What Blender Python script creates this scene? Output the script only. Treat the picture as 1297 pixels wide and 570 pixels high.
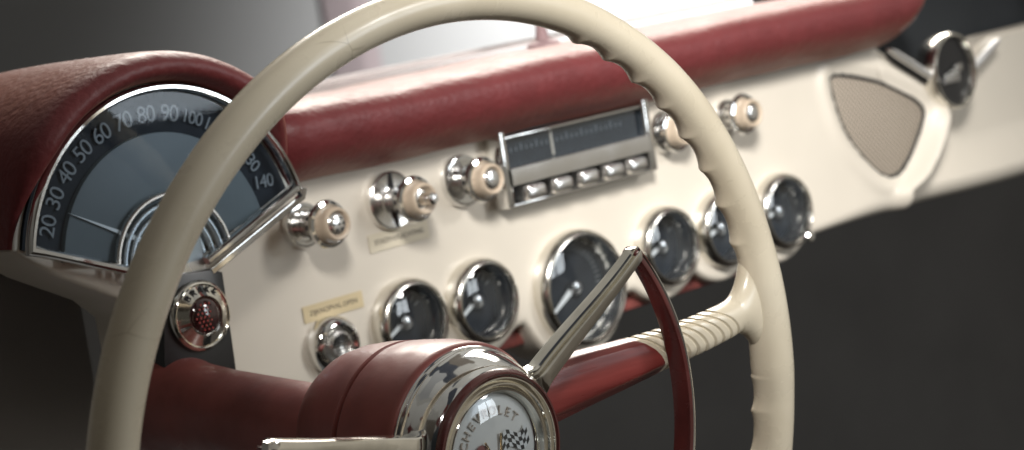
import bpy, math, random
from mathutils import Vector, Matrix
PI = math.pi
S = bpy.context.scene
for o in list(bpy.data.objects): bpy.data.objects.remove(o)
COL = S.collection
random.seed(7)

# ------------------------------------------------------------------ camera
cam_d = bpy.data.cameras.new('camera'); cam = bpy.data.objects.new('camera', cam_d); COL.objects.link(cam); S.camera = cam
CP = Vector((-0.99578, -1.07255, 0.19458))
yaw, pit, rol = 0.74411, 0.11854, 0.15675
fw = Vector((math.sin(yaw)*math.cos(pit), math.cos(yaw)*math.cos(pit), -math.sin(pit)))
rt = Vector((math.cos(yaw), -math.sin(yaw), 0)); up = rt.cross(fw)
rt2 = rt*math.cos(rol)-up*math.sin(rol); up2 = rt*math.sin(rol)+up*math.cos(rol)
M = Matrix((rt2, up2, -fw)).transposed().to_4x4(); M.translation = CP
cam.matrix_world = M
cam_d.sensor_width = 36; cam_d.lens = 2983.28/1297*36
cam_d.clip_start = .05; cam_d.clip_end = 60
cam_d.dof.use_dof = True; cam_d.dof.focus_distance = 1.09; cam_d.dof.aperture_fstop = 11.0; cam_d.dof.aperture_blades = 0

# ------------------------------------------------------------------ world and lamps
def nt(m): m.use_nodes = True; n = m.node_tree; n.nodes.clear(); return n
w = bpy.data.worlds.new('World'); S.world = w
n = nt(w); L = n.links
out = n.nodes.new('ShaderNodeOutputWorld'); bg = n.nodes.new('ShaderNodeBackground')
tc = n.nodes.new('ShaderNodeTexCoord'); sp = n.nodes.new('ShaderNodeSeparateXYZ'); cr = n.nodes.new('ShaderNodeValToRGB')
mr = n.nodes.new('ShaderNodeMapRange'); mr.inputs['From Min'].default_value = -1; mr.inputs['From Max'].default_value = 1
vo = n.nodes.new('ShaderNodeTexVoronoi'); vo.distance = 'CHEBYCHEV'; vo.inputs['Scale'].default_value = 3.1; vo.inputs['Randomness'].default_value = .8
cr2 = n.nodes.new('ShaderNodeValToRGB'); cr2.color_ramp.interpolation = 'CONSTANT'
mx = n.nodes.new('ShaderNodeMix'); mx.data_type = 'RGBA'; mx.blend_type = 'MULTIPLY'; mx.inputs[0].default_value = 1
L.new(tc.outputs['Generated'], sp.inputs[0]); L.new(sp.outputs[2], mr.inputs['Value']); L.new(mr.outputs[0], cr.inputs[0])
mp = n.nodes.new('ShaderNodeMapping'); mp.inputs['Scale'].default_value = (1, 1, .7); mp.inputs['Rotation'].default_value = (.2, .1, 1.35); L.new(tc.outputs['Generated'], mp.inputs[0])
L.new(mp.outputs[0], vo.inputs['Vector']); sx = n.nodes.new('ShaderNodeSeparateColor'); L.new(vo.outputs['Color'], sx.inputs[0]); L.new(sx.outputs[0], cr2.inputs[0])
cr.color_ramp.elements[0].color = (.12, .11, .105, 1); cr.color_ramp.elements[1].color = (.85, .86, .86, 1)
e = cr.color_ramp.elements.new(.30); e.color = (.25, .23, .21, 1); e = cr.color_ramp.elements.new(.42); e.color = (.75, .72, .66, 1)
els = cr2.color_ramp.elements; els[0].position = 0; els[0].color = (1.35, 1.3, 1.2, 1); els[1].position = .38; els[1].color = (.95, .93, .90, 1)
for p_, c_ in ((.55, (.22, .24, .26)), (.68, (1.1, 1.05, .95)), (.82, (.42, .36, .30)), (.9, (.35, .10, .09)), (.975, (.16, .17, .20))):
    e = els.new(p_); e.color = (*c_, 1)
mr2 = n.nodes.new('ShaderNodeMapRange'); mr2.inputs['From Min'].default_value = -.35; mr2.inputs['From Max'].default_value = .55; mr2.inputs['To Min'].default_value = .06; mr2.inputs['To Max'].default_value = .35
mr3 = n.nodes.new('ShaderNodeMapRange'); mr3.inputs['From Min'].default_value = .25; mr3.inputs['From Max'].default_value = .85; mr3.inputs['To Min'].default_value = 0; mr3.inputs['To Max'].default_value = .13
ad = n.nodes.new('ShaderNodeMath'); ad.operation = 'ADD'; L.new(sp.outputs[2], mr3.inputs['Value'])
L.new(sp.outputs[0], mr2.inputs['Value']); L.new(mr2.outputs[0], ad.inputs[0]); L.new(mr3.outputs[0], ad.inputs[1]); L.new(ad.outputs[0], bg.inputs[1])
L.new(cr.outputs[0], mx.inputs[6]); L.new(cr2.outputs[0], mx.inputs[7])
L.new(mx.outputs[2], bg.inputs[0]); L.new(bg.outputs[0], out.inputs[0])

def lamp(kind, name, loc, aim, power, size=1, sy=None, color=(1,1,1), spread=None, cone=None, blend=1):
    d = bpy.data.lights.new(name, kind); o = bpy.data.objects.new(name, d); COL.objects.link(o)
    o.location = loc; o.rotation_euler = (Vector(aim)-Vector(loc)).to_track_quat('-Z', 'Y').to_euler()
    d.energy = power; d.color = color
    if kind == 'AREA':
        d.size = size
        if sy: d.shape = 'RECTANGLE'; d.size_y = sy
        if spread: d.spread = math.radians(spread)
    if kind == 'SPOT':
        d.shadow_soft_size = size; d.spot_size = math.radians(cone); d.spot_blend = blend
    return o
kp = CP+Vector((.05, -.25, .80)); ka = kp+(fw+rt2*(-80/2983)-Vector((0, 0, .42)))*1.6
lamp('SPOT', 'key_spot', kp, ka, 275, .18, color=(1, .97, .93), cone=22.5, blend=1)  # added unseen spot by the camera, cone shaped to fade light leftward
lamp('SPOT', 'side_window_spot', (1.0, -1.95, 1.0), (.02, -.1, 0), 66, .20, color=(1, .98, .96), cone=34, blend=1)
for i, xx in enumerate((.72, 1.08)):
    lamp('AREA', 'side_window_light', (xx, -2.05+.06*i, .32), (.15, 0, 0), 3.8, .30, .62, color=(.88, .95, 1))
lamp('AREA', 'windscreen_light', (1.25, .95, 1.20), (.7, 0, 0), 20, 1.5, .7, color=(1, .93, .84), spread=75)
lamp('SPOT', 'backdrop_spot', (4.2, 1.4, 1.7), (4.0, 3.2, .0), 2500, .3, color=(1, .99, .98), cone=80, blend=1)  # added unseen lamp, grades the backdrop from bright right to dark left

S.view_settings.view_transform = 'Standard'; S.view_settings.look = 'None'; S.view_settings.exposure = 0; S.view_settings.gamma = 1
S.render.engine = 'CYCLES'

# ------------------------------------------------------------------ materials
def mat(name, col, rough=.5, metal=0, coat=0, var=.0, vscale=30, bump=0, bscale=300, rvar=0, rscale=60, coatr=.1, spec=.5, col2=None, stretch=None, detail=4):
    m = bpy.data.materials.new(name); t = nt(m); N = t.nodes; L = t.links
    o = N.new('ShaderNodeOutputMaterial'); p = N.new('ShaderNodeBsdfPrincipled'); L.new(p.outputs[0], o.inputs[0])
    p.inputs['Base Color'].default_value = (*col, 1); p.inputs['Roughness'].default_value = rough; p.inputs['Metallic'].default_value = metal
    p.inputs['Coat Weight'].default_value = coat; p.inputs['Coat Roughness'].default_value = coatr; p.inputs['Specular IOR Level'].default_value = spec
    tc = N.new('ShaderNodeTexCoord'); src = tc.outputs['Object']
    if stretch:
        mp = N.new('ShaderNodeMapping'); mp.inputs['Scale'].default_value = stretch; L.new(src, mp.inputs[0]); src = mp.outputs[0]
    if var:
        a = N.new('ShaderNodeTexNoise'); a.inputs['Scale'].default_value = vscale; a.inputs['Detail'].default_value = detail; L.new(src, a.inputs[0])
        r = N.new('ShaderNodeValToRGB'); r.color_ramp.elements[0].position = .3; r.color_ramp.elements[1].position = .7
        c2 = col2 if col2 else tuple(c*(1-var) for c in col)
        r.color_ramp.elements[0].color = (*c2, 1); r.color_ramp.elements[1].color = (*tuple(min(1, c*(1+var*.4)) for c in col), 1)
        L.new(a.outputs[0], r.inputs[0]); L.new(r.outputs[0], p.inputs['Base Color'])
    if rvar:
        a = N.new('ShaderNodeTexNoise'); a.inputs['Scale'].default_value = rscale; a.inputs['Detail'].default_value = 5; L.new(src, a.inputs[0])
        q = N.new('ShaderNodeMapRange'); q.inputs['From Min'].default_value = .3; q.inputs['From Max'].default_value = .7
        q.inputs['To Min'].default_value = max(.02, rough-rvar); q.inputs['To Max'].default_value = rough+rvar
        L.new(a.outputs[0], q.inputs[0]); L.new(q.outputs[0], p.inputs['Roughness'])
    if bump:
        a = N.new('ShaderNodeTexNoise'); a.inputs['Scale'].default_value = bscale; a.inputs['Detail'].default_value = 6; L.new(src, a.inputs[0])
        b = N.new('ShaderNodeBump'); b.inputs['Strength'].default_value = bump; b.inputs['Distance'].default_value = .001
        L.new(a.outputs[0], b.inputs['Height']); L.new(b.outputs[0], p.inputs['Normal'])
    return m
def scratch(m, col, scale=14, amount=.012, warp=.3):
    """hairline cracks and stains of an aged plastic, mixed into the base colour"""
    t = m.node_tree; N = t.nodes; L = t.links
    p = [x for x in N if x.type == 'BSDF_PRINCIPLED'][0]
    tc = N.new('ShaderNodeTexCoord')
    nz = N.new('ShaderNodeTexNoise'); nz.inputs['Scale'].default_value = 9; L.new(tc.outputs['Object'], nz.inputs[0])
    ad = N.new('ShaderNodeMix'); ad.data_type = 'VECTOR'; ad.inputs[0].default_value = warp*.2
    L.new(tc.outputs['Object'], ad.inputs[4]); L.new(nz.outputs[1], ad.inputs[5])
    v = N.new('ShaderNodeTexVoronoi'); v.feature = 'DISTANCE_TO_EDGE'; v.inputs['Scale'].default_value = scale; L.new(ad.outputs[1], v.inputs[0])
    r = N.new('ShaderNodeMapRange'); r.inputs['From Min'].default_value = 0; r.inputs['From Max'].default_value = amount; r.inputs['To Min'].default_value = 1; r.inputs['To Max'].default_value = 0
    L.new(v.outputs['Distance'], r.inputs[0])
    n2 = N.new('ShaderNodeTexNoise'); n2.inputs['Scale'].default_value = 22; n2.inputs['Detail'].default_value = 2; L.new(tc.outputs['Object'], n2.inputs[0])
    r2 = N.new('ShaderNodeMapRange'); r2.inputs['From Min'].default_value = .58; r2.inputs['From Max'].default_value = .68; L.new(n2.outputs[0], r2.inputs[0])
    mu = N.new('ShaderNodeMath'); mu.operation = 'MULTIPLY'; L.new(r.outputs[0], mu.inputs[0]); L.new(r2.outputs[0], mu.inputs[1])
    mu2 = N.new('ShaderNodeMath'); mu2.operation = 'MULTIPLY'; mu2.inputs[1].default_value = .45; L.new(mu.outputs[0], mu2.inputs[0])
    mx = N.new('ShaderNodeMix'); mx.data_type = 'RGBA'; L.new(mu2.outputs[0], mx.inputs[0])
    old = p.inputs['Base Color'].links[0].from_socket
    L.new(old, mx.inputs[6]); mx.inputs[7].default_value = (*col, 1); L.new(mx.outputs[2], p.inputs['Base Color'])
    return m
IVORY = scratch(mat('aged_ivory_plastic', (.72, .65, .51), .30, coat=.35, var=.16, vscale=16, bump=.06, bscale=120, rvar=.08, rscale=70, coatr=.16, col2=(.63, .555, .415)), (.26, .20, .12), 38, .014)
CREAM = mat('cream_enamel', (.68, .625, .535), .38, coat=.25, var=.08, vscale=7, bump=.03, bscale=160, rvar=.06, coatr=.2)
VINYL = mat('red_padded_vinyl', (.145, .028, .030), .46, var=.12, vscale=60, bump=.8, bscale=200, rvar=.05, rscale=90, spec=.35)
for x_ in VINYL.node_tree.nodes:
    if x_.type == 'BSDF_PRINCIPLED': x_.inputs['Sheen Weight'].default_value = .22; x_.inputs['Sheen Roughness'].default_value = .35; x_.inputs['Sheen Tint'].default_value = (1, .50, .30, 1)
REDP = scratch(mat('faded_red_plastic', (.25, .068, .058), .45, coat=.12, var=.25, vscale=40, bump=.12, bscale=180, rvar=.12, rscale=60, coatr=.2), (.42, .25, .22), 46, .03)
REDS = mat('red_streaked_enamel', (.27, .048, .042), .34, coat=.5, var=.5, vscale=34, bump=.06, bscale=90, rvar=.1, coatr=.2, stretch=(.25, 1, 3.2), col2=(.12, .020, .018))
REDB = mat('red_enamel_and_reflection', (.10, .021, .019), .25, coat=.7, var=.35, vscale=55, rvar=.08, coatr=.12, bump=.05, bscale=200)  # real enamel on the button ring, painted red reflection on the horn ring
CHROME = mat('chrome', (.80, .80, .79), .07, 1, rvar=.04, rscale=50, bump=.02, bscale=60)
CHROMEW = mat('warm_aged_chrome', (.90, .87, .79), .09, 1, rvar=.05, rscale=90, bump=.05, bscale=90, var=.15, vscale=60)
BEZEL = mat('polished_bezel_metal', (.74, .72, .67), .2, 1, rvar=.06, rscale=120)
STRIP = mat('dulled_chrome_strip', (.88, .88, .88), .42, 1, rvar=.05)
CAPM = mat('cap_metal', (.85, .84, .82), .22, 1, rvar=.05)
SATIN = mat('brushed_metal', (.62, .61, .59), .28, 1, rvar=.08)
BLACK = mat('black_enamel', (.012, .012, .013), .35, var=.3, vscale=20)
BLACKM = mat('matt_black', (.02, .02, .021), .7, var=.3, vscale=15)
DIAL = mat('dial_black', (.024, .027, .031), .7, var=.2, vscale=80, spec=.12)
WHITE = mat('white_print', (.75, .74, .70), .5, var=.06)
GREYP = mat('grey_print', (.20, .205, .20), .5, var=.06)
DRUM = mat('darkened_green_drum', (.11, .125, .123), .5, var=.1, vscale=30)  # pale green, darkened in colour to carry the fade at the left
TAN = mat('tan_knob_plastic', (.58, .475, .36), .4, var=.12, vscale=90, coat=.2)
GRILLE_BASE = (.43, .37, .30)
PAPER = mat('yellowed_label', (.64, .53, .33), .6, var=.08, vscale=60)
PAPERL = mat('faded_cream_label', (.66, .60, .47), .6, var=.06, vscale=60)
INK = mat('ink', (.10, .085, .075), .7, var=.1)
ENAMEL = mat('pearl_emblem_enamel', (.74, .715, .655), .22, coat=.6, var=.06, vscale=60)
GOLD = mat('gold_metal', (.72, .55, .33), .25, 1, var=.1, vscale=100)
BRONZE = mat('bronze_letter_paint', (.36, .25, .17), .35, .3, var=.5, vscale=220, col2=(.62, .58, .52))
DARK = mat('dark_carpet', (.16, .158, .157), .95, var=.12, vscale=6, spec=.1)
DARK2 = mat('haze_lifted_carpet', (.42, .415, .41), .95, var=.12, vscale=6, spec=.1)  # paler copy of the dark carpet, haze lift put into its colour
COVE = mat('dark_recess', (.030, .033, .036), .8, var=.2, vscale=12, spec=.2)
WALL = mat('grey_plaster_wall', (.25, .25, .25), .9, var=.04, vscale=1.2, spec=.1)
COWL = mat('pinkish_cowl_enamel', (.60, .50, .49), .22, var=.22, vscale=40, coat=.5, bump=.1, bscale=90, stretch=(1, .4, 1))
POSTM = mat('pale_maroon_paint', (.21, .17, .175), .8, var=.15, vscale=3)
MAROON = mat('dusty_maroon_paint', (.30, .20, .205), .7, var=.2, vscale=6)
REDLENS = mat('red_lens', (.03, .006, .006), .12, coat=1, coatr=.03, var=.2, vscale=200)  # lens red darkened in colour to carry the left fade
REDDOT = mat('red_lens_facet', (.30, .03, .025), .25, var=.1)
RUBBER = mat('pale_gasket', (.62, .58, .57), .6, var=.1)

def glass(name, tint=(.9, .95, 1), rough=.02, base=.09):
    m = bpy.data.materials.new(name); t = nt(m); N = t.nodes; L = t.links
    o = N.new('ShaderNodeOutputMaterial'); a = N.new('ShaderNodeBsdfTransparent'); a.inputs[0].default_value = (*tint, 1)
    g = N.new('ShaderNodeBsdfAnisotropic') if False else N.new('ShaderNodeBsdfGlossy'); g.inputs['Roughness'].default_value = rough
    lw = N.new('ShaderNodeLayerWeight'); lw.inputs[0].default_value = .5; pw = N.new('ShaderNodeMath'); pw.operation = 'POWER'; pw.inputs[1].default_value = 5
    f = N.new('ShaderNodeMath'); f.operation = 'MULTIPLY_ADD'; f.inputs[1].default_value = .92; f.inputs[2].default_value = base
    L.new(lw.outputs['Facing'], pw.inputs[0]); L.new(pw.outputs[0], f.inputs[0])
    nz = N.new('ShaderNodeTexNoise'); nz.inputs['Scale'].default_value = 18
    b = N.new('ShaderNodeBump'); b.inputs['Strength'].default_value = .015; b.inputs['Distance'].default_value = .001
    tc = N.new('ShaderNodeTexCoord'); L.new(tc.outputs['Object'], nz.inputs[0]); L.new(nz.outputs[0], b.inputs['Height']); L.new(b.outputs[0], g.inputs['Normal'])
    x = N.new('ShaderNodeMixShader'); L.new(f.outputs[0], x.inputs[0]); L.new(a.outputs[0], x.inputs[1]); L.new(g.outputs[0], x.inputs[2]); L.new(x.outputs[0], o.inputs[0])
    return m
GLASS = glass('gauge_glass'); GLASSL = glass('speedometer_glass', base=.018); PANE = glass('windscreen_glass', (.97, .98, .98), base=.03)

def grille_mat():
    m = mat('tan_woven_grille', GRILLE_BASE, .55); t = m.node_tree; N = t.nodes; L = t.links
    p = [x for x in N if x.type == 'BSDF_PRINCIPLED'][0]; tc = N.new('ShaderNodeTexCoord')
    sx_ = N.new('ShaderNodeSeparateXYZ'); L.new(tc.outputs['Object'], sx_.inputs[0]); cb = N.new('ShaderNodeCombineXYZ')
    for k, op in ((0, 'ADD'), (1, 'SUBTRACT')):
        q = N.new('ShaderNodeMath'); q.operation = op; L.new(sx_.outputs[0], q.inputs[0]); L.new(sx_.outputs[2], q.inputs[1]); L.new(q.outputs[0], cb.inputs[k])
    v = N.new('ShaderNodeTexVoronoi'); v.voronoi_dimensions = '2D'; v.inputs['Scale'].default_value = 230; v.inputs['Randomness'].default_value = 0; L.new(cb.outputs[0], v.inputs[0])
    r = N.new('ShaderNodeValToRGB'); r.color_ramp.elements[0].position = .25; r.color_ramp.elements[1].position = .45
    r.color_ramp.elements[0].color = (.10, .08, .06, 1); r.color_ramp.elements[1].color = (*GRILLE_BASE, 1)
    L.new(v.outputs['Distance'], r.inputs[0]); L.new(r.outputs[0], p.inputs['Base Color'])
    return m
GRILLE = grille_mat()

# ------------------------------------------------------------------ mesh helpers
WL = {}
class Frame:
    def __init__(s, o, ex, ey, ez): s.o, s.ex, s.ey, s.ez = Vector(o), Vector(ex).normalized(), Vector(ey).normalized(), Vector(ez).normalized()
    def __call__(s, a, b, c): return s.o+s.ex*a+s.ey*b+s.ez*c
    def at(s, a, b, c): return Frame(s(a, b, c), s.ex, s.ey, s.ez)
def DF(x, z, y=0): return Frame((x, y, z), (1, 0, 0), (0, 0, 1), (0, -1, 0))      # dash frame: local z points out of the dash
class MB:
    def __init__(s): s.v = []; s.f = []
    def add(s, vs, fs):
        k = len(s.v); s.v += [Vector(q) for q in vs]; s.f += [tuple(i+k for i in f) for f in fs]; return s
    def grid(s, rows, cu=False, cv=False, cap=False):
        nr, nc = len(rows), len(rows[0]); vs = [p for r in rows for p in r]; fs = []
        for i in range(nr if cu else nr-1):
            for j in range(nc if cv else nc-1):
                a, b = i, (i+1) % nr; c, d = j, (j+1) % nc
                fs.append((a*nc+c, a*nc+d, b*nc+d, b*nc+c))
        if cap: fs.append(tuple(range(nc))[::-1]); fs.append(tuple((nr-1)*nc+j for j in range(nc)))
        return s.add(vs, fs)
    def lathe(s, F, prof, seg=48, ex=1, rfun=None):
        rows = []
        for h, r in prof:
            rows.append([F(r*ex*math.cos(2*PI*k/seg)*(rfun(k/seg, h) if rfun else 1), r*math.sin(2*PI*k/seg)*(rfun(k/seg, h) if rfun else 1), h) for k in range(seg)])
        s.grid(rows, cv=True)
        if prof[-1][1] < 1e-4 or True: pass
        return s
    def disc(s, F, r, h, seg=48):
        vs = [F(r*math.cos(2*PI*k/seg), r*math.sin(2*PI*k/seg), h) for k in range(seg)]
        return s.add(vs, [tuple(range(seg))])
    def box(s, F, x0, x1, y0, y1, z0, z1, b=0.0):
        pts = []
        if b <= 0:
            vs = [F(x, y, z) for x in (x0, x1) for y in (y0, y1) for z in (z0, z1)]
            return s.add(vs, [(0, 1, 3, 2), (4, 6, 7, 5), (0, 4, 5, 1), (2, 3, 7, 6), (0, 2, 6, 4), (1, 5, 7, 3)])
        rings = []
        for z, ins in ((z0, b), (z0+b, 0), (z1-b, 0), (z1-b*.3, b*.3), (z1, b)):
            ring = []
            for cx, cy, a0 in ((x1-b, y1-b, 0), (x0+b, y1-b, 90), (x0+b, y0+b, 180), (x1-b, y0+b, 270)):
                for k in range(5):
                    a = math.radians(a0+90*k/4); q = max(b-ins, 1e-5)
                    ring.append(F(cx+q*math.cos(a), cy+q*math.sin(a), z))
            rings.append(ring)
        return s.grid(rings, cv=True, cap=True)
    def prism(s, F, poly, z0, z1, b=0.0):
        """extruded outline (local x,y) with an optional small chamfer at the z1 side"""
        n_ = len(poly); cx = sum(p[0] for p in poly)/n_; cy = sum(p[1] for p in poly)/n_
        A = sum(poly[i][0]*poly[(i+1) % n_][1]-poly[(i+1) % n_][0]*poly[i][1] for i in range(n_))
        def inset(d):
            o = []
            for i in range(n_):
                p0, p1, p2 = Vector(poly[i-1]), Vector(poly[i]), Vector(poly[(i+1) % n_])
                d1 = (p1-p0); d2 = (p2-p1)
                if d1.length < 1e-9 or d2.length < 1e-9: o.append(p1); continue
                d1.normalize(); d2.normalize(); sg = 1 if A > 0 else -1
                nn = Vector((-d1.y-d2.y, d1.x+d2.x))*sg
                if nn.length < 1e-6: nn = Vector((-d1.y, d1.x))*sg
                nn.normalize(); o.append(p1+nn*d)
            return o
        rings = [[F(p[0], p[1], z0) for p in poly]]
        if b: rings.append([F(p[0], p[1], z1-b) for p in poly]); rings.append([F(p[0], p[1], z1-b*.3) for p in inset(b*.3)]); rings.append([F(p[0], p[1], z1) for p in inset(b)])
        else: rings.append([F(p[0], p[1], z1) for p in poly])
        return s.grid(rings, cv=True, cap=True)
    def sweep(s, pts, sect, nrm, closed=False, cap=True):
        """section (a along nrm x tangent, b along nrm) swept on points; nrm fixed vector"""
        rows = []; n_ = len(pts); pts = [Vector(p) for p in pts]; nr = Vector(nrm).normalized()
        for i, p in enumerate(pts):
            a = pts[(i-1) % n_] if (closed or i > 0) else p; b = pts[(i+1) % n_] if (closed or i < n_-1) else p
            t = (b-a).normalized(); sd = nr.cross(t).normalized()
            k = 1.0
            if 0 < i < n_-1 or closed:
                t1 = (p-a).normalized(); k = 1/max(.35, t1.dot(t))
            sc = sect(i/(n_-1)) if callable(sect) else sect
            rows.append([p+sd*x*k+nr*y for x, y in sc])
        return s.grid(rows, cu=closed, cv=True, cap=(cap and not closed))
    def text(s, txt, size, F, ext=.0002, spacing=1.0):
        c = bpy.data.curves.new('t', 'FONT'); c.body = txt; c.size = size; c.extrude = ext; c.align_x = 'CENTER'; c.align_y = 'CENTER'; c.space_character = spacing
        o = bpy.data.objects.new('t', c); COL.objects.link(o)
        dg = bpy.context.evaluated_depsgraph_get(); me = bpy.data.meshes.new_from_object(o.evaluated_get(dg))
        s.add([F(*q.co) for q in me.vertices], [tuple(p.vertices) for p in me.polygons])
        bpy.data.objects.remove(o); bpy.data.curves.remove(c); bpy.data.meshes.remove(me)
        return s
def circ(r, n_=16, ry=None): return [(r*math.cos(2*PI*k/n_), (ry or r)*math.sin(2*PI*k/n_)) for k in range(n_)]
def rect(a, b, c=.0005): return [(a-c, -b), (a, -b+c), (a, b-c), (a-c, b), (-a+c, b), (-a, b-c), (-a, -b+c), (-a+c, -b)]
def part(name, mb, m, parent=None, label=None, angle=38, fixn=True):
    me = bpy.data.meshes.new(name)
    c = sum(mb.v, Vector())/len(mb.v)
    me.from_pydata([p-c for p in mb.v], [], mb.f); me.update()
    import bmesh
    b = bmesh.new(); b.from_mesh(me); bmesh.ops.remove_doubles(b, verts=b.verts, dist=1e-7)
    if fixn: bmesh.ops.recalc_face_normals(b, faces=b.faces)
    b.to_mesh(me); b.free()
    me.polygons.foreach_set('use_smooth', [True]*len(me.polygons)); me.set_sharp_from_angle(angle=math.radians(angle))
    me.materials.append(m)
    o = bpy.data.objects.new(name, me); COL.objects.link(o); WL[o.name] = c
    if parent: o.parent = parent; o.location = c-WL[parent.name]
    else: o.location = c
    if label: o['label'] = label
    return o
def thing(name, label, cat, loc, group=None):
    o = bpy.data.objects.new(name, None); COL.objects.link(o); o.location = loc; WL[o.name] = Vector(loc); o.empty_display_size = .02
    tag(o, label, cat, group); return o
def tag(o, label, cat, group=None):
    o['label'] = label; o['category'] = cat
    if group: o['group'] = group
def struct(o): o['kind'] = 'structure'; return o
def sstep(a, b, x):
    t = min(1, max(0, (x-a)/(b-a))); return t*t*(3-2*t)

# ------------------------------------------------------------------ large setting
m = MB(); m.grid([[(-6, 3.2, -2.5), (-6, 3.2, 3)], [(9, 3.2, -2.5), (9, 3.2, 3)]]); struct(part('backdrop_wall', m, WALL))
m = MB(); m.grid([[(-1.2, 1.0, -.08), (-1.2, 1.02, -3.2)], [(5.0, 1.0, -.08), (5.0, 1.02, -3.2)]])
struct(part('footwell', m, DARK))
m = MB(); m.grid([[(-1.6, .12, .12), (-1.6, .13, -1.2)], [(-.25, .12, .12), (-.25, .13, -1.2)]]); struct(part('left_fade_sheet', m, DARK2))  # dark sheet added for the left fade, where cream dash would continue

# ------------------------------------------------------------------ dashboard
dash = thing('dashboard', 'cream enamel dashboard with red padded top, round gauges and chrome radio', 'dashboard', (.05, 0, 0))
GA = [(-.1057, -.019, .027), (-.0467, -.019, .027), (.0379, -.0289, .0379), (.1224, -.0192, .027), (.1812, -.0188, .027), (.2425, -.0189, .027)]
def zlow(x):
    base = -.044-.007*sstep(.3, .55, x)
    zs = [base]
    for gx, gz, gr in GA:
        R = gr+.0105
        if abs(x-gx) < R: zs.append(gz-math.sqrt(R*R-(x-gx)**2))
    k = .0025
    mn = min(zs); return mn-k*math.log(sum(math.exp(-(z-mn)/k) for z in zs))+k*math.log(2)*.5
VT = [(-.9, .098), (.372, .098), (.376, .0765), (.3831, .0745), (.4389, .0410), (.452, .034), (.462, .033), (.4902, .0425), (.5311, .0610), (.545, .0645), (1.5, .0645)]
def ztop(x):
    for (a, za), (b, zb) in zip(VT, VT[1:]):
        if a <= x <= b: return za+(zb-za)*(x-a)/(b-a)
    return .06
SPK0 = [(.3178, .0628), (.3202, .0480), (.3242, .0303), (.3320, .0160), (.3414, .0042), (.3560, -.0105), (.3694, -.0183), (.3800, -.0190), (.3891, -.0160), (.4020, -.0060), (.4137, .0064), (.4210, .0150), (.4242, .0226), (.4180, .0310), (.3972, .0417), (.3800, .0500), (.3624, .0560), (.3400, .0620), (.3250, .0650)]
def chaikin(p, n_=2):
    for _ in range(n_):
        q = []
        for i in range(len(p)):
            a, b = p[i], p[(i+1) % len(p)]
            q += [(a[0]*.75+b[0]*.25, a[1]*.75+b[1]*.25), (a[0]*.25+b[0]*.75, a[1]*.25+b[1]*.75)]
        p = q
    return p
SPK = chaikin(SPK0)
def sdist(x, z, P=SPK):
    d = 1e9; ins = False; n_ = len(P)
    for i in range(n_):
        ax, az = P[i]; bx, bz = P[(i+1) % n_]; vx, vz = bx-ax, bz-az
        t = max(0, min(1, ((x-ax)*vx+(z-az)*vz)/(vx*vx+vz*vz))); d = min(d, math.hypot(x-ax-t*vx, z-az-t*vz))
        if (az > z) != (bz > z) and x < (bx-ax)*(z-az)/(bz-az)+ax: ins = not ins
    return -d if ins else d
def finx(z): return .354+.094*math.tanh((z+.046)/.045)
def ydash(x, z):
    y = 0
    if x > .27:
        d = sdist(x, z)
        y -= .0022*math.exp(-((d-.009)/.0055)**2)
        if d < 0: y += .004
        fx = finx(z)
        y -= .013*math.exp(-((x-fx)/.0085)**2)*sstep(.32, .36, x)*sstep(-.052, -.018, z)*sstep(.040, .012, z)
        y += .016*sstep(fx+.004, fx+.05, x)*sstep(-.05, -.005, z)
    return y
m = MB(); xs = []
x = -.300
while x < .95: xs.append(x); x += .0022 if x < .56 else .012
NR = 64; rows = []
for x in xs:
    zt, zl = ztop(x), zlow(x); row = []
    rr = .006+.008*sstep(.26, .40, x)
    for k in range(3):
        a = PI/2*(1-k/3); row.append((x, ydash(x, zt-.003)+.004+.02*(k == 0)-.004*math.cos(a)*0+.0*k, zt-.003+.003*math.sin(a)))
    for k in range(NR):
        z = zt-.003+(zl+rr-(zt-.003))*k/(NR-1); row.append((x, ydash(x, z), z))
    y0 = ydash(x, zl+rr)
    for k in range(1, 7):
        a = PI/2*k/6; row.append((x, y0+rr*(1-math.cos(a)), zl+rr-rr*math.sin(a)))
    row.append((x, y0+rr+.03, zl)); rows.append(row)
nr, nc = len(rows), len(rows[0]); vs = [p for r in rows for p in r]; fs = []
def hole(p):
    for gx, gz, gr in GA:
        if math.hypot(p[0]-gx, p[2]-gz) < gr*.86: return True
    return False
for i in range(nr-1):
    for j in range(nc-1):
        q = (i*nc+j, i*nc+j+1, (i+1)*nc+j+1, (i+1)*nc+j)
        if j > 3 and j < NR and all(hole(vs[t]) for t in q): continue
        fs.append(q)
m.add(vs, fs); part('dash_panel', m, CREAM, dash, angle=60)
# dark red strip under the panel
m = MB(); m.box(Frame((0, 0, 0), (1, 0, 0), (0, 0, 1), (0, -1, 0)), -.25, .228, -.0575, -.035, -.05, -.012, .004); part('lower_trim', m, REDP, dash, 'dark red strip showing beneath the gauges')
# speaker grille
m = MB(); F0 = DF(0, 0)
m.prism(F0, SPK, -.006, -.0015, .0008); g = part('speaker_grille', m, GRILLE, dash, 'tan woven speaker grille')
m = MB(); m.sweep([F0(a, b, -.001) for a, b in SPK], circ(.0014, 8), (0, -1, 0), closed=True); part('grille_rim', m, BLACKM, g)

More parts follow.
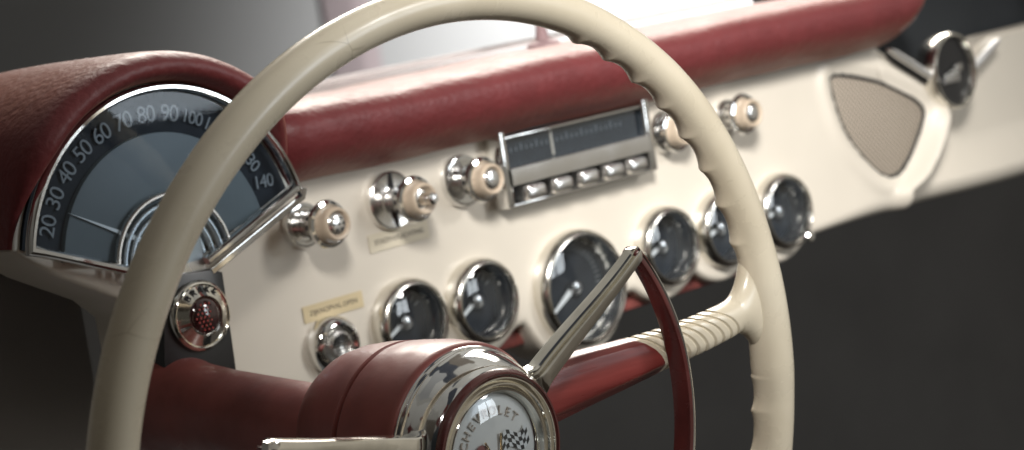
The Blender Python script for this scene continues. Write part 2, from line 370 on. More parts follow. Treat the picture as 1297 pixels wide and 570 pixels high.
# pad
def padsec(x):
    pts = [(.10, .085), (.02, .0780), (.004, .0775), (-.008, .0780), (-.0195, .0825), (-.0290, .0895), (-.0350, .0975), (-.0372, .1055), (-.0358, .1130), (-.0290, .1195), (-.0160, .1228), (.0, .1243), (.018, .1247), (.045, .1232), (.085, .1200), (.12, .1172), (.15, .1140), (.15, .09)]
    return pts
def smooth(pts, k=3):
    out = []
    n_ = len(pts)
    for i in range(n_-1):
        p0, p1, p2, p3 = [Vector(pts[max(0, min(n_-1, i+d))]) for d in (-1, 0, 1, 2)]
        for q in range(k):
            t = q/k
            out.append(tuple(.5*((2*p1)+(-p0+p2)*t+(2*p0-5*p1+4*p2-p3)*t*t+(-p0+3*p1-3*p2+p3)*t**3)))
    out.append(tuple(pts[-1])); return out
def pad(x0, x1, rl, rr_, slant):
    m = MB(); rows = []; sec = smooth(padsec(0), 4); cy, cz = .04, .098
    N_ = 90
    for i in range(N_+1):
        t = i/N_; x = x0+(x1-x0)*t
        # denser near ends
        x = x0+(x1-x0)*(.5-.5*math.cos(PI*t))
        s = 1.0
        if x-x0 < rl: u_ = 1-(x-x0)/rl; s = math.sqrt(max(0, 1-u_**2.6))*.5+.5 if u_ > 0 else 1
        if x1-x < rr_: u_ = 1-(x1-x)/rr_; s = math.sqrt(max(0, 1-u_**2.4))*.35+.65
        row = []
        for y, z in sec:
            zz = cz+(z-cz)*(s if z > cz else 1); yy = cy+(y-cy)*(s if y < cy else 1)
            zz += .0005*math.sin(x*31+1)+.0003*math.sin(x*73)
            tt = sstep(x1-.05, x1, x)
            row.append((x+slant*(zz-.08)*tt, yy, zz))
        rows.append(row)
    m.grid(rows, cv=True, cap=True); return m
part('dash_padding', pad(-.206, .380, .030, .014, .9), VINYL, dash, 'red vinyl roll along the driver side', angle=70)
part('dash_padding', pad(.640, 1.0, .012, .01, 0), VINYL, dash, 'dark red padding beyond the badge', angle=70)
# recess behind the badge
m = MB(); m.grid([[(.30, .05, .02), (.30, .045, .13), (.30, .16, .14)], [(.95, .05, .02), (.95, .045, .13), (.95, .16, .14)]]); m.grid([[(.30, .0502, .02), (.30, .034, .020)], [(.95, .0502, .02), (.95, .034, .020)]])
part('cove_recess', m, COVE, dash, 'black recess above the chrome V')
# chrome V and badge
def bar(a, b, wd, dp, m_, y0=-.004, name='chrome_trim', parent=dash, lab=None):
    mm = MB(); a = Vector((a[0], y0, a[1])); b = Vector((b[0], y0, b[1])); P_ = [a+(b-a)*k/8 for k in range(9)]
    def sec(t):
        s = max(.35, math.sqrt(max(0, 1-abs(2*t-1)**8))); return [(x*s, y) for x, y in circ(wd, 12, dp)]
    mm.sweep(P_, sec, (0, -1, 0)); return part(name, mm, m_, parent, lab)
bar((.3805, .0745), (.4350, .0425), .0028, .0030, STRIP, -.008)
bar((.4830, .0400), (.5300, .0610), .0032, .0030, STRIP, .002)
bar((.383, .0695), (.440, .0360), .0026, .0018, BLACK, -.0035, 'black_under_strip')  # black strip under the left arm of the chrome V
FB = DF(.4510, .0478, -.0065)
m = MB(); m.lathe(FB, [(-.012, .0265), (0, .0292), (.005, .0288), (.0068, .0276), (.0068, .0264), (.004, .0252), (.002, .0246)], 56, .92); bd = part('badge', m, BEZEL, dash, 'round black badge in a chrome ring')
m = MB(); m.lathe(FB, [(.0022, .0250), (.0024, .018), (.0025, .0001)], 48, .92); part('badge_face', m, BLACK, bd)
m = MB()
for k in range(3):
    m.box(FB.at(-.012, -.004, .0034), .0062*k, .0062*k+.0056, -.004+.001*k, .003+.0018*k, 0, .0016, .0006)
m.box(FB.at(.004, -.004, .0034), -.001, .007, .003, .0085, 0, .0014, .0006); m.box(FB.at(-.0145, -.006, .0034), 0, .02, -.0022, -.0006, 0, .0014, .0004)
part('badge_emblem', m, SATIN, bd)

# gauges
def tick_ring(m, F, r0, r1, wd, n_, a0, a1, h):
    for k in range(n_):
        a = math.radians(a0+(a1-a0)*k/(n_-1)); c, s = math.cos(a), math.sin(a); e = wd/2
        m.add([F(r0*c-e*s, r0*s+e*c, h), F(r1*c-e*s, r1*s+e*c, h), F(r1*c+e*s, r1*s-e*c, h), F(r0*c+e*s, r0*s-e*c, h)], [(0, 1, 2, 3)])
LBL = ['leftmost small gauge partly behind the hub', 'small gauge left of the big tachometer', 'large tachometer dial', 'small gauge right of the chrome arm', 'small gauge half hidden by the rim', 'clock with reset knob near the speaker']
for gi, (gx, gz, gr) in enumerate(GA):
    F = DF(gx, gz); k = gr/.027; q = gr-.027
    m = MB(); R = gr
    m.lathe(F, [(-.003, R-.0005), (.0005, R), (.006, R-.0002), (.0095, R-.0012), (.0115, R-.0028), (.0118, R-.0040), (.0105, R-.0050), (.008, R-.0053), (.0060, R-.0054)], 64)
    ga = part('gauge', m, BEZEL, dash, LBL[gi])
    m = MB(); m.lathe(F, [(.0062, R-.00535), (.001, R-.0057), (-.0055, R-.0062)], 64); part('inner_wall', m, SATIN, ga)
    m = MB(); m.lathe(F, [(-.0055, R-.0060), (-.0054, R*.4), (-.0054, .0001)], 56); part('dial', m, DIAL, ga)
    m = MB()
    if gi == 2: tick_ring(m, F, R*.62, R*.74, .0007, 36, -40, 220, -.0050)
    else: tick_ring(m, F, R*.55, R*.70, .0008, 9, 30, 150, -.0050); tick_ring(m, F, R*.3, R*.33, .004, 3, 70, 110, -.0050)
    part('dial_marks', m, GREYP, ga)
    m = MB(); an = math.radians([208, 212, 212, 205, 200, 195][gi]); Fn = Frame(F(0, 0, -.002), F.ex*math.cos(an)+F.ey*math.sin(an), -F.ex*math.sin(an)+F.ey*math.cos(an), F.ez)
    m.prism(Fn, [(0, .0016*k), (R*.62, .0007), (R*.62, -.0007), (0, -.0016*k)], -.0006, .0004); part('needle', m, WHITE, ga)
    m = MB(); m.lathe(F, [(-.005, .0040), (0, .0046), (.0014, .0042), (.0026, .0025), (.0030, .0001)], 24); part('hub_cap', m, SATIN, ga)
    m = MB(); m.lathe(F, [(.0050, R-.0054), (.0068, (R-.005)*.8), (.0080, (R-.005)*.5), (.0086, (R-.005)*.22), (.0088, .0002)], 48); part('glass', m, GLASS, ga)
F = DF(.2550, -.0395, -.006); m = MB(); m.lathe(F, [(0, .0016), (.006, .0016), (.006, .0034), (.007, .0040), (.0095, .0040), (.0107, .003), (.011, .0001)], 20)
part('reset_knob', m, CHROME, dash)

# knobs on the dash
def knurl(n_, d): return lambda t, h: 1-d*(.5+.5*math.cos(2*PI*n_*t))
def knob(x, z, R, L_, kind, lab):
    F = DF(x, z); m = MB()
    m.lathe(F, [(0, R), (.003, R), (.0048, R-.0008), (.0055, R-.0030), (.0050, R-.0045), (.0058, .0062), (.0065, .0001)], 48)
    if kind == 'split': m = MB(); m.lathe(F, [(0, R-.0004), (.003, R), (.0048, R-.0003), (.0056, R-.0012), (.0054, R-.002), (.0040, .0085), (.0045, .0072), (.006, .0070), (.0065, .0001)], 56)
    kb = part('control_knob', m, CAPM if kind == 'split' else CHROME, dash, lab)
    if kind == 'split':
        m = MB(); m.box(F.at(.0005, 0, .0060), -.0007, .0007, -R+.001, R-.001, -.004, .0004); part('index_line', m, BLACK, kb)
    m = MB(); h = L_-.0150
    m.lathe(F, [(.004, .0070), (h-.006, .0070), (h-.005, .0096), (h-.002, .0108), (h+.003, .0108), (h+.004, .0090), (h+.004, .0001)], 40); part('stem', m, SATIN, kb)
    m = MB()
    for k in range(12):
        a = 2*PI*k/12; c, s = math.cos(a), math.sin(a)
        Fk = Frame(F(.0106*c, .0106*s, h-.001), (F.ex*-s+F.ey*c), F.ez, F.ex*c+F.ey*s); m.box(Fk, -.0014, .0014, -.0012, .0022, -.0004, .0006, .0002)
    part('grip_notches', m, BLACKM, kb)
    m = MB(); m.lathe(F, [(h+.003, .0080), (h+.003, .0132), (h+.0045, .0140), (h+.0062, .0134), (h+.0068, .0116), (h+.0060, .0100), (h+.006, .0001)], 48); part('collar', m, CHROME, kb)
    m = MB(); m.lathe(F, [(h+.005, .0099), (L_-.003, .0098), (L_-.0012, .0093), (L_-.0006, .0085), (L_-.0008, .0076), (L_-.0022, .0070), (L_-.004, .0068), (L_-.004, .0001)], 40); part('knob_ring', m, TAN, kb)
    m = MB()
    if kind == 'split':
        m.lathe(F, [(L_-.004, .0068), (L_-.0035, .0060), (L_-.003, .0038), (L_-.001, .0034), (L_+.002, .0022), (L_+.0035, .0034), (L_+.006, .0036), (L_+.0078, .0022), (L_+.008, .0001)], 24)
    else:
        m.lathe(F, [(L_-.004, .0067), (L_-.0018, .0065), (L_-.0009, .0055), (L_-.0004, .0035), (L_-.0003, .0001)], 32)
    cp = part('knob_cap', m, CAPM, kb)
    if kind == 'pitted':
        m = MB()
        for a in range(6):
            t = 2*PI*a/6; m.disc(F.at(.0036*math.cos(t), .0036*math.sin(t), 0), .0008, L_, 10)
        m.disc(F, .0008, L_+.0001, 10); part('knob_holes', m, BLACKM, kb)
knob(-.172, .0532, .0136, .036, 'pitted', 'knob with pitted metal cap beside the speedometer')
knob(-.1046, .0549, .0176, .0355, 'split', 'knob with pointed tip on a split chrome disc')
knob(-.0452, .0558, .0162, .031, 'plain', 'tan ringed knob left of the radio')
knob(.139, .0547, .0142, .022, 'plain', 'dark knob right of the radio, behind the rim')
knob(.2025, .0555, .0110, .027, 'plain', 'tan ringed knob between radio and speaker')
# ignition lock
F = DF(-.1655, -.0190); m = MB()
m.lathe(F, [(0, .0170), (.004, .0174), (.008, .0166), (.0105, .0145), (.0112, .0125), (.0100, .0108), (.0080, .0104), (.0070, .0098)], 56); ig = part('ignition_lock', m, CHROME, dash, 'chrome ignition lock below the yellow label')
m = MB(); m.lathe(F, [(.006, .0104), (.011, .0086), (.0118, .0070), (.0110, .0062), (.010, .0001)], 40, 1, knurl(24, .05)); part('lock_cylinder', m, SATIN, ig)
m = MB()
for k in range(6): m.box(F.at(0, -.0045+.0018*k, .0105), -.0046+.0006*abs(k-2.5), .0046-.0006*abs(k-2.5), 0, .0008, 0, .0010)
part('lock_ribs', m, BLACK, ig)

# radio
F = DF(0, 0); rad = None
m = MB()
X0, X1, Z0, Z1 = -.0218, .1142, .0332, .0835
m.box(F, X0, X0+.0058, Z0, Z1, 0, .0150, .0015); m.box(F, X1-.0066, X1, Z0, Z1, 0, .0150, .0015)
m.box(F, X0+.003, X1-.003, Z0, Z0+.0022, 0, .0140, .0007)
rad = part('radio', m, CHROME, dash, 'chrome push-button radio')
m = MB(); m.box(F, X0+.005, X1-.005, Z0+.001, Z1-.001, 0, .0060); part('radio_body', m, BLACK, rad)
m = MB()
P = [(.0578, .0080), (.0574, .0150), (.0560, .0162), (.0475, .0160), (.0466, .0150), (.0460, .0080)]
m.grid([[F(xx, a, b) for a, b in smooth(P, 3)] for xx in (X0+.005, X1-.0055)]); part('chrome_bar', m, CAPM, rad)
m = MB(); m.box(F, X0+.004, X1-.005, .0752, .0772, .006, .0135, .0006); m.box(F, X0+.004, X1-.005, .0805, .0812, .006, .0125, .0003); part('chrome_strip', m, CHROME, rad)
m = MB(); m.box(F, X0+.0065, X1-.0072, .0575, .0752, .006, .0082); dw = part('tuning_dial', m, DIAL, rad)
m = MB(); m.box(F, .0275, .0290, .0590, .0745, .0084, .0092); part('tuning_pointer', m, TAN, rad)
m = MB()
for k in range(24): m.box(F, -.012+.0045*k, -.0114+.0045*k, .0665, .0690 if k % 3 else .0708, .0083, .0085)
part('dial_marks', m, GREYP, rad)
m = MB(); m.box(F, X0+.0062, X1-.007, .0573, .0754, .0105, .0108); part('dial_glass', m, GLASS, rad)
for xx in (-.0005, .0232, .0470, .0702, .0920):
    m = MB(); m.box(F, xx-.0088, xx+.0088, .0356, .0452, .006, .0200, .0030); part('push_button', m, CAPM, rad)

# ------------------------------------------------------------------ speedometer binnacle
BX, BZ = -.30, .062
bin_ = thing('speedometer', 'fan shaped speedometer in chrome surround under a red hood', 'speedometer', (BX, -.03, BZ))
FS = Frame((BX, -.05, BZ), (1, 0, 0), (0, 0, 1), (0, -1, 0))
def arc(r, a0, a1, n_): return [(r*math.cos(math.radians(a0+(a1-a0)*k/n_)), r*math.sin(math.radians(a0+(a1-a0)*k/n_))) for k in range(n_+1)]
fan = arc(.0865, 13, 167, 40)+[(-.0180, -.0065), (.0180, -.0065)]
m = MB(); m.prism(FS, fan, -.004, 0); part('face', m, DIAL, bin_)
# numerals 0..140
m = MB()
for v in range(20, 150, 10):
    a = 20.5+(140-v)*1.14; t = math.radians(a); p = FS(.0735*math.cos(t), .0735*math.sin(t), .0015)
    ey = FS.ex*math.cos(t)+FS.ey*math.sin(t); ex = FS.ex*math.sin(t)-FS.ey*math.cos(t)
    if a < 30: ey = FS.ey*1; ex = FS.ex*1
    m.text(str(v), .0125 if v < 100 else .0100, Frame(p, ex, ey, FS.ez), .0003, .9)
part('numerals', m, GREYP, bin_)  # numerals dimmed by a greyer colour for the same left fade
m = MB(); m.prism(FS, arc(.064, 8, 172, 36)+[(-.02, .0), (.02, .0)], 0, .0035, .0008); part('drum', m, DRUM, bin_, 'pale green translucent drum, darkened in colour for the left fade')
m = MB(); tt = math.radians(150); m.prism(FS, [(.02*math.cos(tt)-.001, .02*math.sin(tt)), (.066*math.cos(tt), .066*math.sin(tt)), (.02*math.cos(tt)+.001, .02*math.sin(tt)+.002)], .004, .005); part('needle', m, WHITE, bin_)
for i, r in enumerate((.0355, .0305, .0255, .0205)):
    m = MB(); m.sweep([FS(a, b-.004, .0065-.0012*i) for a, b in arc(r, 2, 178, 40)], [(x*1.0, y*1.6) for x, y in circ(.0016, 10)], (0, -1, 0)); part('chrome_rib', m, SATIN, bin_)
m = MB(); m.prism(FS, arc(.0185, -20, 200, 30)+[(-.024, -.020), (.022, -.020)], 0, .0075, .0012); fp = part('ribbed_plate', m, SATIN, bin_)
m = MB()
for a in (40, 65, 90, 115, 140):
    t = math.radians(a); c, s = math.cos(t), math.sin(t); m.sweep([FS(.004*c, -.010+.004*s, .0077), FS(.017*c, -.006+.017*s, .0077)], circ(.0006, 6), (0, -1, 0))
part('plate_grooves', m, BLACKM, fp)
path = arc(.0870, 13, 167, 50)
path = [(.0175, -.0075)]+[(.0175+(path[0][0]-.0175)*k/10, -.0075+(path[0][1]+.0075)*k/10) for k in range(1, 10)]+path
l = path[:10]; path = path+[(-x, z) for x, z in reversed(l)]
m = MB(); m.sweep([FS(a, b, .009) for a, b in path], [(x*1.0, y*1.5) for x, y in circ(.0024, 10)], (0, -1, 0)); part('chrome_surround', m, CHROME, bin_)
path2 = [(a*1.04 if b > .02 else a, b-.0058) for a, b in path[:12]]
m = MB(); m.sweep([FS(a+.0022, b-.0002, .0085) for a, b in path2], rect(.0017, .0022), (0, -1, 0)); part('chrome_surround', m, CHROME, bin_, 'second chrome strip along the lower edge')
m = MB(); m.prism(FS, arc(.0855, 13, 167, 30)+[(-.018, -.006), (.018, -.006)], .0078, .0081); part('glass', m, GLASSL, bin_)
# dark rim band and cream frame
FR = Frame((BX, 0, BZ), (1, 0, 0), (0, 0, 1), (0, -1, 0))
fr = arc(.0905, 17, 163, 30)+[(-.0885, .0195), (-.066, .002), (-.030, -.0180), (-.018, -.030), (-.016, -.095), (.0235, -.095), (.0235, -.068), (.031, -.0180), (.0665, .0035), (.0905, .0205)]
m = MB(); m.prism(FR, fr, .0, .0475, .003); part('cream_housing', m, CREAM, bin_, 'cream housing below the dial', angle=50)
m = MB(); rows = []
sec = smooth([(.0905, .02), (.0900, .050), (.0905, .062), (.0935, .0700), (.0985, .0715), (.1035, .0670), (.1060, .0560), (.1065, .02), (.1055, -.06), (.1000, -.13), (.0905, -.13)], 3)
for k in range(61):
    a = math.radians(13+154*k/60); kk = sstep(11, 48, 90-abs(90-math.degrees(a))); rows.append([FR((.0905+(r-.0905)*(.14+.86*kk))*math.cos(a), (.0905+(r-.0905)*(.14+.86*kk))*math.sin(a), h if h < .046 else .046+(h-.046)*(.05+.95*kk)) for r, h in sec])
m.grid(rows, cv=True, cap=True); part('hood', m, VINYL, bin_, 'red vinyl hood', angle=70)
# plate with the brake lamp
FP = Frame((-.2965, -.0585, 0), (1, 0, 0), (0, 0, 1), (0, -1, 0))
m = MB(); m.prism(FP, [(-.0140, .052), (.0150, .050), (.0225, .047), (.0208, .0), (.0200, -.012), (-.026, -.012), (-.0235, .010), (-.0185, .035)], -.04, .002, .001); pl = part('lamp_plate', m, BLACK, bin_, 'dark plate holding the brake lamp')
FL = Frame((-.2945, -.0605, .0280), (1, 0, 0), (0, 0, 1), (0, -1, 0))
m = MB(); m.lathe(FL, [(0, .0185), (.002, .0188), (.004, .0180), (.0048, .0168), (.0042, .0160), (.0070, .0115), (.0075, .0106), (.0060, .0100)], 56); lampo = part('brake_lamp', m, CHROMEW, bin_, 'round chrome BRAKE warning lamp')
m = MB(); m.lathe(FL, [(.0058, .0101), (.0078, .0085), (.0092, .005), (.0096, .0002)], 40); part('lens', m, REDLENS, lampo)
m = MB()
for i in range(-3, 4):
    for j in range(-3, 4):
        a, b = i*.0026+(j % 2)*.0013, j*.0022
        if math.hypot(a, b) < .0080 and a < .002: m.disc(FL.at(a, b, .0101-.05*(a*a+b*b)*1000*.6*.001*100*.2), .0006, 0, 8)
part('lens_facets', m, REDDOT, lampo)
m = MB()
for i, chh in enumerate('BRAKE'):
    a = math.radians(128-19*i); p = FL(.0137*math.cos(a), .0137*math.sin(a), .0060)
    ey = FL.ex*math.cos(a)+FL.ey*math.sin(a)+FL.ez*-.0; ex = FL.ex*math.sin(a)-FL.ey*math.cos(a)
    m.text(chh, .0052, Frame(p, ex, ey, FL.ez), .0006)
part('lamp_lettering', m, BLACKM, lampo)

# ------------------------------------------------------------------ cowl, windscreen, mirror
m = MB(); rows = []
for i in range(40):
    x = -.9+i*.06; rows.append([(x, .10, .110), (x, .125, .1160+.0006*math.sin(i*1.3)), (x, .16, .1180), (x, .20, .1195), (x, .27, .117), (x, .42, .10)])
m.grid(rows); cw = part('cowl', m, COWL, None); tag(cw, 'pale glossy cowl shelf between the red padding and windscreen', 'cowl')
ws = thing('windscreen', 'clear curved windscreen behind the dashboard with thin grey gasket', 'windscreen', (.2, .22, .12))
m = MB(); m.sweep([(-.9+i*.1, .205+.02*((i-11)/11)**2*-1, .1200) for i in range(25)], circ(.0011, 8), (0, 0, 1)); part('gasket', m, RUBBER, ws)
m = MB(); m.grid([[(-.9+i*.1, .207-.02*((i-11)/11)**2, .1195), (-.9+i*.1, .30-.02*((i-11)/11)**2, .30), (-.9+i*.1, .40-.02*((i-11)/11)**2, .46)] for i in range(25)]); part('pane', m, PANE, ws)
mi = thing('rear_view_mirror', 'small maroon mirror stem standing on the cowl behind the rim', 'mirror', (.178, .14, .118))
FM = Frame((.178, .140, .118), (1, 0, 0), (0, 1, 0), (0, 0, 1))
m = MB(); m.lathe(FM, [(-.001, .0120), (.0015, .0118), (.003, .0090), (.0042, .0052), (.016, .0034), (.030, .0036), (.036, .005)], 28); part('stem', m, MAROON, mi)
m = MB(); m.box(Frame((.178, .140, .160), (1, 0, 0), (0, 0, 1), (0, -1, 0)), -.055, .055, -.012, .020, -.006, .006, .005); part('mirror_housing', m, MAROON, mi)
m = MB(); m.box(Frame((.178, .1335, .160), (1, 0, 0), (0, 0, 1), (0, -1, 0)), -.050, .050, -.008, .016, 0, .0015, .0006); part('mirror_glass', m, CHROME, mi)
m = MB(); FD = Frame((0, 3.1995, 0), (1, 0, 0), (0, 0, 1), (0, -1, 0)); m.box(FD, 2.45, 2.60, -1.6, 2.6, 0, .008, .002); po = part('door_post', m, POSTM, None); tag(po, 'blurred maroon upright far beyond the windscreen', 'post')

# ------------------------------------------------------------------ paper labels
def sticker(x, z, ang, wd, hd, mt, txt, label):
    a = math.radians(ang); F = Frame((x, -.0006, z), (math.cos(a), 0, math.sin(a)), (-math.sin(a), 0, math.cos(a)), (0, -1, 0))
    m = MB(); m.box(F, -wd/2, wd/2, -hd/2, hd/2, 0, .0003); o = part('paper_label', m, mt, None); tag(o, label, 'label')
    m = MB(); m.text(txt, .0042, F.at(0, 0, .0004), .00005, 1.02); part('lettering', m, INK, o)
sticker(-.1584, .0020, 0.5, .0450, .0098, PAPER, 'ZIJKNOPVAL.OPEN', 'yellowed paper label stuck just above the chrome ignition lock')
sticker(-.1008, .0322, 0.4, .0475, .0108, PAPERL, 'STADSVERLICHTING', 'faded cream paper label stuck below the split chrome disc')

# ------------------------------------------------------------------ steering wheel
C0 = Vector((-.30878, -.28715, -.02959))
U = Vector((.99999219, .00395283, 0)); V = Vector((.00030331, -.07673297, .99705163)); Nn = Vector((.00394117, -.99704384, -.07673358))*-1
Nn = U.cross(V); Nn = Nn if Nn.y < 0 else -Nn      # toward the driver
FW = Frame(C0, U, V, Nn)
wheel = thing('steering_wheel', 'ivory rimmed steering wheel with finger grips, red hub and chrome horn ring', 'steering wheel', C0)
def hump(d): return max(0, 1-abs(d)/3.325)
def cusp(th):
    """0..1 cusp height at angle th in degrees (finger grips of the right side, mirrored to the left below the frame)"""
    best = 0
    if 13 < th < 68:
        d = ((th-17.8+3.3225) % 6.645)-3.3225; e_ = min(1, (68-th)/4, (th-12)/4); best = max(0, 1-abs(d)/3.3)**2.0*max(0, e_)
    if -58 < th < -3.5:
        d = ((th+9+3.3225) % 6.645)-3.3225; e_ = min(1, (th+58)/4); best = max(0, 1-abs(d)/3.3)**2.2*e_
    return best
RT = [(-180, .2036, .0106), (-90, .2030, .0098), (-50, .2020, .0100), (-8, .2012, .0104), (-2, .2003, .0113), (9, .2006, .0110), (18, .2020, .0099), (45, .2032, .0098), (62, .2032, .0092), (90, .2029, .0091), (130, .2036, .0100), (150, .2038, .0105), (180.1, .2036, .0106)]
m = MB(); rows = []; NS = 1440
for i in range(NS):
    th = 360*i/NS; t = (th+180) % 360-180; a = math.radians(th)
    for (ta, Ra, ra), (tb, Rb, rb) in zip(RT, RT[1:]):               # the rim is not equally thick all round
        if ta <= t <= tb: f_ = sstep(ta, tb, t); R0 = Ra+(Rb-Ra)*f_; rr = ra+(rb-ra)*f_
    rout = rr; cu = cusp(t); sec = []
    for k in range(32):
        b = 2*PI*k/32; cx, sy = math.cos(b), math.sin(b)
        r = rr
        ci = -math.cos(b-math.radians(24)) ; inner = max(0, ci)**5
        r = rr+inner*cu*.0024+(rout-rr)*max(0, cx)
        sec.append(FW((R0+r*cx)*math.cos(a), (R0+r*cx)*math.sin(a), r*.96*sy))
    rows.append(sec)
m.grid(rows, cu=True, cv=True); rim = part('rim', m, IVORY, wheel, angle=80)
# spokes
def spoke(ang, lab):
    a = math.radians(ang); c, s = math.cos(a), math.sin(a)
    F = Frame(C0, U*c+V*s, V*c-U*s, Nn)
    def hw(q):                                   # half width across
        w0 = .0162+(.0088-.0162)*sstep(.045, .165, q)
        return w0+min(.020, .0120*((q-.170)/.0190)**3.0) if q > .170 else w0
    def hh(q): return .0105+(.0075-.0105)*sstep(.05, .16, q)
    def zz(q): return -.026*(1-sstep(.03, .175, q))-.002
    FP_ = [(1, 0), (.93, .50), (.75, .80), (.35, .95), (-.05, .97), (-.40, .90), (-.47, .86), (-.54, .78), (-.78, .42), (-.95, .14), (-1, 0)]
    def fpoly(y):
        for (ya, za), (yb, zb) in zip(FP_, FP_[1:]):
            if yb <= y <= ya: return za+(zb-za)*(ya-y)/(ya-yb)
        return 0
    def ring(q, skew, f, df=0):
        o = []; cr_ = 1-sstep(.116, .150, q)
        for k in range(72):
            b = 2*PI*k/72; cb, sb = math.cos(b), math.sin(b); e_ = .62+.38*sstep(.160, .180, q)
            y = hw(q)*f*math.copysign(abs(cb)**e_, cb); zs = math.copysign(abs(sb)**e_, sb); zs = zs if zs <= 0 else zs*(1-cr_)+cr_*fpoly(y/(hw(q)*f)); z = hh(q)*f*zs
            qq = q+skew*(y/hw(q)) + .004*(1-(y/hw(q))**2)*(1 if skew else 0)
            o.append(F(qq, y, zz(qq)+z+.0))
        return o
    m = MB(); rows = []
    q = .030
    while q < .1175: rows.append(ring(q, -.006*sstep(.08, .117, q), 1)); q += .003
    rows.append(ring(.1180, -.006, .99)); rows.append(ring(.1185, -.006, .95)); rows.append(ring(.1185, -.006, .6))
    m.grid(rows, cv=True, cap=True); sp_ = part('spoke_sleeve', m, REDS, wheel, lab, angle=40)
    m = MB(); rows = []
    q = .1175
    while q < .2025:
        f = .985; d = 0
        for k in range(9):
            g0 = .1215+.0056*k; e_ = abs(q-g0)
            if e_ < .0011: f = min(f, .985-.12*math.cos(e_/.0011*PI/2))
        rows.append(ring(q, -.006 if q < .166 else -.006*(1-sstep(.166, .178, q)), f)); q += .0003 if q < .169 else .0015
    m.grid(rows, cv=True, cap=True); part('spoke', m, IVORY, wheel, 'ivory ridged outer end of the spoke', angle=80)
spoke(7.4, 'red streaked spoke sleeve on the right')
spoke(187+8, 'red spoke sleeve on the left, below the horn ring arm')
# red hub body in two shells with a seam
def hub(prof, name, mt, lab=None):
    m = MB(); m.lathe(FW, prof, 96); return part(name, m, mt, wheel, lab, angle=40)
hub([(-.012, .0440), (-.0125, .0468), (-.0138, .0482), (-.017, .0486), (-.030, .0484), (-.045, .0468), (-.0522, .0458), (-.0530, .0445), (-.0530, .040)], 'hub_shell', REDP, 'front half of the red hub')
hub([(-.0550, .040), (-.0550, .0443), (-.0560, .0455), (-.066, .0442), (-.078, .0418), (-.088, .0385), (-.096, .0335), (-.101, .028), (-.1035, .022), (-.1035, .018)], 'hub_shell', REDP, 'rear half of the red hub')
hub([(-.050, .0436), (-.060, .0436)], 'hub_seam', BLACKM)
hub([(-.0165, .0462), (-.0135, .0470), (-.0118, .0468), (-.0108, .0460), (-.0100, .0452), (-.0060, .0446), (-.0010, .0428), (.0035, .0405), (.0060, .0388), (.0066, .0380)], 'chrome_bowl', CHROME)
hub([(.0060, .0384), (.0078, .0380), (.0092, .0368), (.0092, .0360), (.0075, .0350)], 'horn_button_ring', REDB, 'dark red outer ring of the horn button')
hub([(.0078, .0352), (.0088, .0346), (.0088, .0340), (.0074, .0334), (.0066, .0330), (.0074, .0326), (.0084, .0320), (.0084, .0313), (.0068, .0306), (.0060, .0302), (.0068, .0298), (.0074, .0292), (.0072, .0285), (.0040, .0276), (.0030, .0270)], 'stepped_rings', CHROMEW)
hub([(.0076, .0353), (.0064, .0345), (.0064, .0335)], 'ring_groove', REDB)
em = hub([(.0022, .0272), (.0034, .0255), (.0042, .018), (.0046, .008), (.0047, .0001)], 'emblem', ENAMEL, 'pearl horn button emblem')
hub([(.0050, .0276), (.0068, .024), (.0086, .016), (.0096, .008), (.0099, .0002)], 'emblem_lens', GLASS)
m = MB()
for i, chh in enumerate('CHEVROLET'):
    a = math.radians(158-14.3*i); p = FW(.0192*math.cos(a), .0192*math.sin(a), .0044)
    m.text(chh, .0060, Frame(p, U*math.sin(a)-V*math.cos(a), U*math.cos(a)+V*math.sin(a), Nn), .00035)
part('emblem_lettering', m, BRONZE, em)
# crossed flags: chequered flag on the right, red and white flag on the left, staffs crossing
a0 = math.radians(11); FE = Frame(FW(0, 0, .0049), U*math.cos(a0)+V*math.sin(a0), V*math.cos(a0)-U*math.sin(a0), Nn)
def flag_pt(sx, i, j):       # i along the flag 0..1, j across 0..1, waving
    x = .0045+.0165*i; y = -.0045+.0085*j+.0022*math.sin(i*2*PI*1.05)-.0010*i
    return (sx*x, y+.0015)
mk, mw = MB(), MB()
NI, NJ = 8, 4
for i in range(NI):
    for j in range(NJ):
        for sub in range(3):
            i0, i1 = (i+sub/3)/NI, (i+(sub+1)/3)/NI; q = [flag_pt(1, i0, j/NJ), flag_pt(1, i1, j/NJ), flag_pt(1, i1, (j+1)/NJ), flag_pt(1, i0, (j+1)/NJ)]
            (mk if (i+j) % 2 else mw).add([FE(x, y, .0004) for x, y in q], [(0, 1, 2, 3)])
fg = part('chequered_flag', mw, WHITE, em); part('black_checks', mk, BLACK, em)
m = MB()
for i in range(12):
    q = [flag_pt(-1, i/12, 0), flag_pt(-1, (i+1)/12, 0), flag_pt(-1, (i+1)/12, 1), flag_pt(-1, i/12, 1)]; m.add([FE(x, y, .0004) for x, y in q], [(0, 1, 2, 3)])
part('red_flag', m, REDP, em)
m = MB(); m.sweep([FE(.0052, .0075, .0008), FE(-.0030, -.0200, .0008)], circ(.00055, 8), Nn); m.sweep([FE(-.0052, .0075, .0010), FE(.0030, -.0200, .0010)], circ(.00055, 8), Nn); part('flag_staffs', m, GOLD, em)
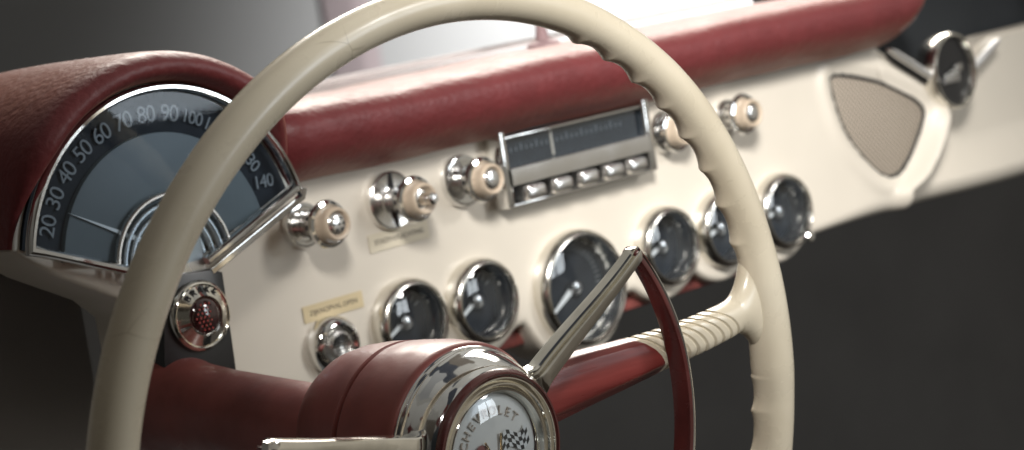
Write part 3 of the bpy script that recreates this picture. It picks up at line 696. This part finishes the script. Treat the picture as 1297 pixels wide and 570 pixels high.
# horn ring
HA, HB, HO = 35.5, 164.0, .006
def hr(th):
    """horn ring radius from apex clockwise round the bottom to the left arm"""
    t = (HA-th)/(HA+360-HB); return .1225+.0055*math.sin(PI*min(1, t*1.2))+.009*sstep(.6, 1, t)
pts = []
for k in range(121):
    th = HA+1.2-(HA+360-HB+1.2)*k/120; r = hr(th); a = math.radians(th); pts.append((r*math.cos(a), r*math.sin(a)))
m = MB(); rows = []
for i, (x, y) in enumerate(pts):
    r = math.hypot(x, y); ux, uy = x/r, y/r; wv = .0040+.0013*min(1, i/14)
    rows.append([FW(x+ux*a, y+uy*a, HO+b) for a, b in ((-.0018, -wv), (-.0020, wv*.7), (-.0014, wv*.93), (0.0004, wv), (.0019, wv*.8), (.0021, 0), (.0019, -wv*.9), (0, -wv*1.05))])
m.grid(rows, cv=True, cap=True); band = part('horn_ring', m, REDB, wheel, 'chrome horn ring band with a red reflection painted in its colour', angle=45)  # band is chrome; the red it reflects is put into its colour
m = MB(); rows = []
for i, (x, y) in enumerate(pts):
    r = math.hypot(x, y); ux, uy = x/r, y/r; wv = .0040+.0013*min(1, i/14)
    rows.append([FW(x+ux*(.0016+a), y+uy*(.0016+a), HO+wv*.78+b) for a, b in circ(.0010, 8)])
m.grid(rows, cv=True, cap=True); part('horn_ring_edge', m, CHROME, band)
def arm(ang, r1, lab):
    a = math.radians(ang); c, s = math.cos(a), math.sin(a); F = Frame(C0, U*c+V*s, V*c-U*s, Nn)
    m = MB(); rows = []
    for k in range(31):
        t = k/30; q = .0385+(r1-.0385)*t; wd = .0062-.0023*sstep(0, .9, t)+.0055*max(0, 1-t/.10)**2; d = .0058-.0012*t
        z = .0015+(HO+.0028-.0015)*sstep(0, 1, t)-.0035*max(0, 1-t/.08)**2; end = 1 if t < .97 else 1-(t-.97)/.03*.35
        rows.append([F(q, y*wd*end, z+h*d*end) for y, h in ((-1, -1), (-1, .0), (-.90, .30), (-.80, .40), (-.2, .50), (.22, .50), (.30, .44), (.42, .02), (.56, -.05), (.70, .18), (.84, .22), (.97, .05), (1, -.2), (1, -1))])
    m.grid(rows, cv=True, cap=True); part('horn_ring_arm', m, CHROMEW, wheel, lab, angle=25)
arm(HA, .1245, 'right chrome arm reaching up to the horn ring')
arm(HB, .1345, 'left chrome arm at the bottom edge')

# ------------------------------------------------------------------ steering column
A0, A1 = FW(0, -.006, -.095), FW(0, -.008, -.272)
colo = thing('steering_column', 'dark red steering column running from the hub into the dashboard', 'steering column', (A0+A1)/2)
FCn = Frame(A0, U, V, Nn)
m = MB(); m.lathe(FCn, [(.0, .0235), (-.02, .0235), (-.10, .0238), (-.125, .0250), (-.140, .0275), (-.150, .0300), (-.154, .0290), (-.156, .020)], 64); part('mast_jacket', m, REDP, colo)
m = MB(); m.lathe(FCn, [(-.154, .0285), (-.157, .0310), (-.160, .0310), (-.162, .0285), (-.162, .01)], 48); part('column_collar', m, SATIN, colo)
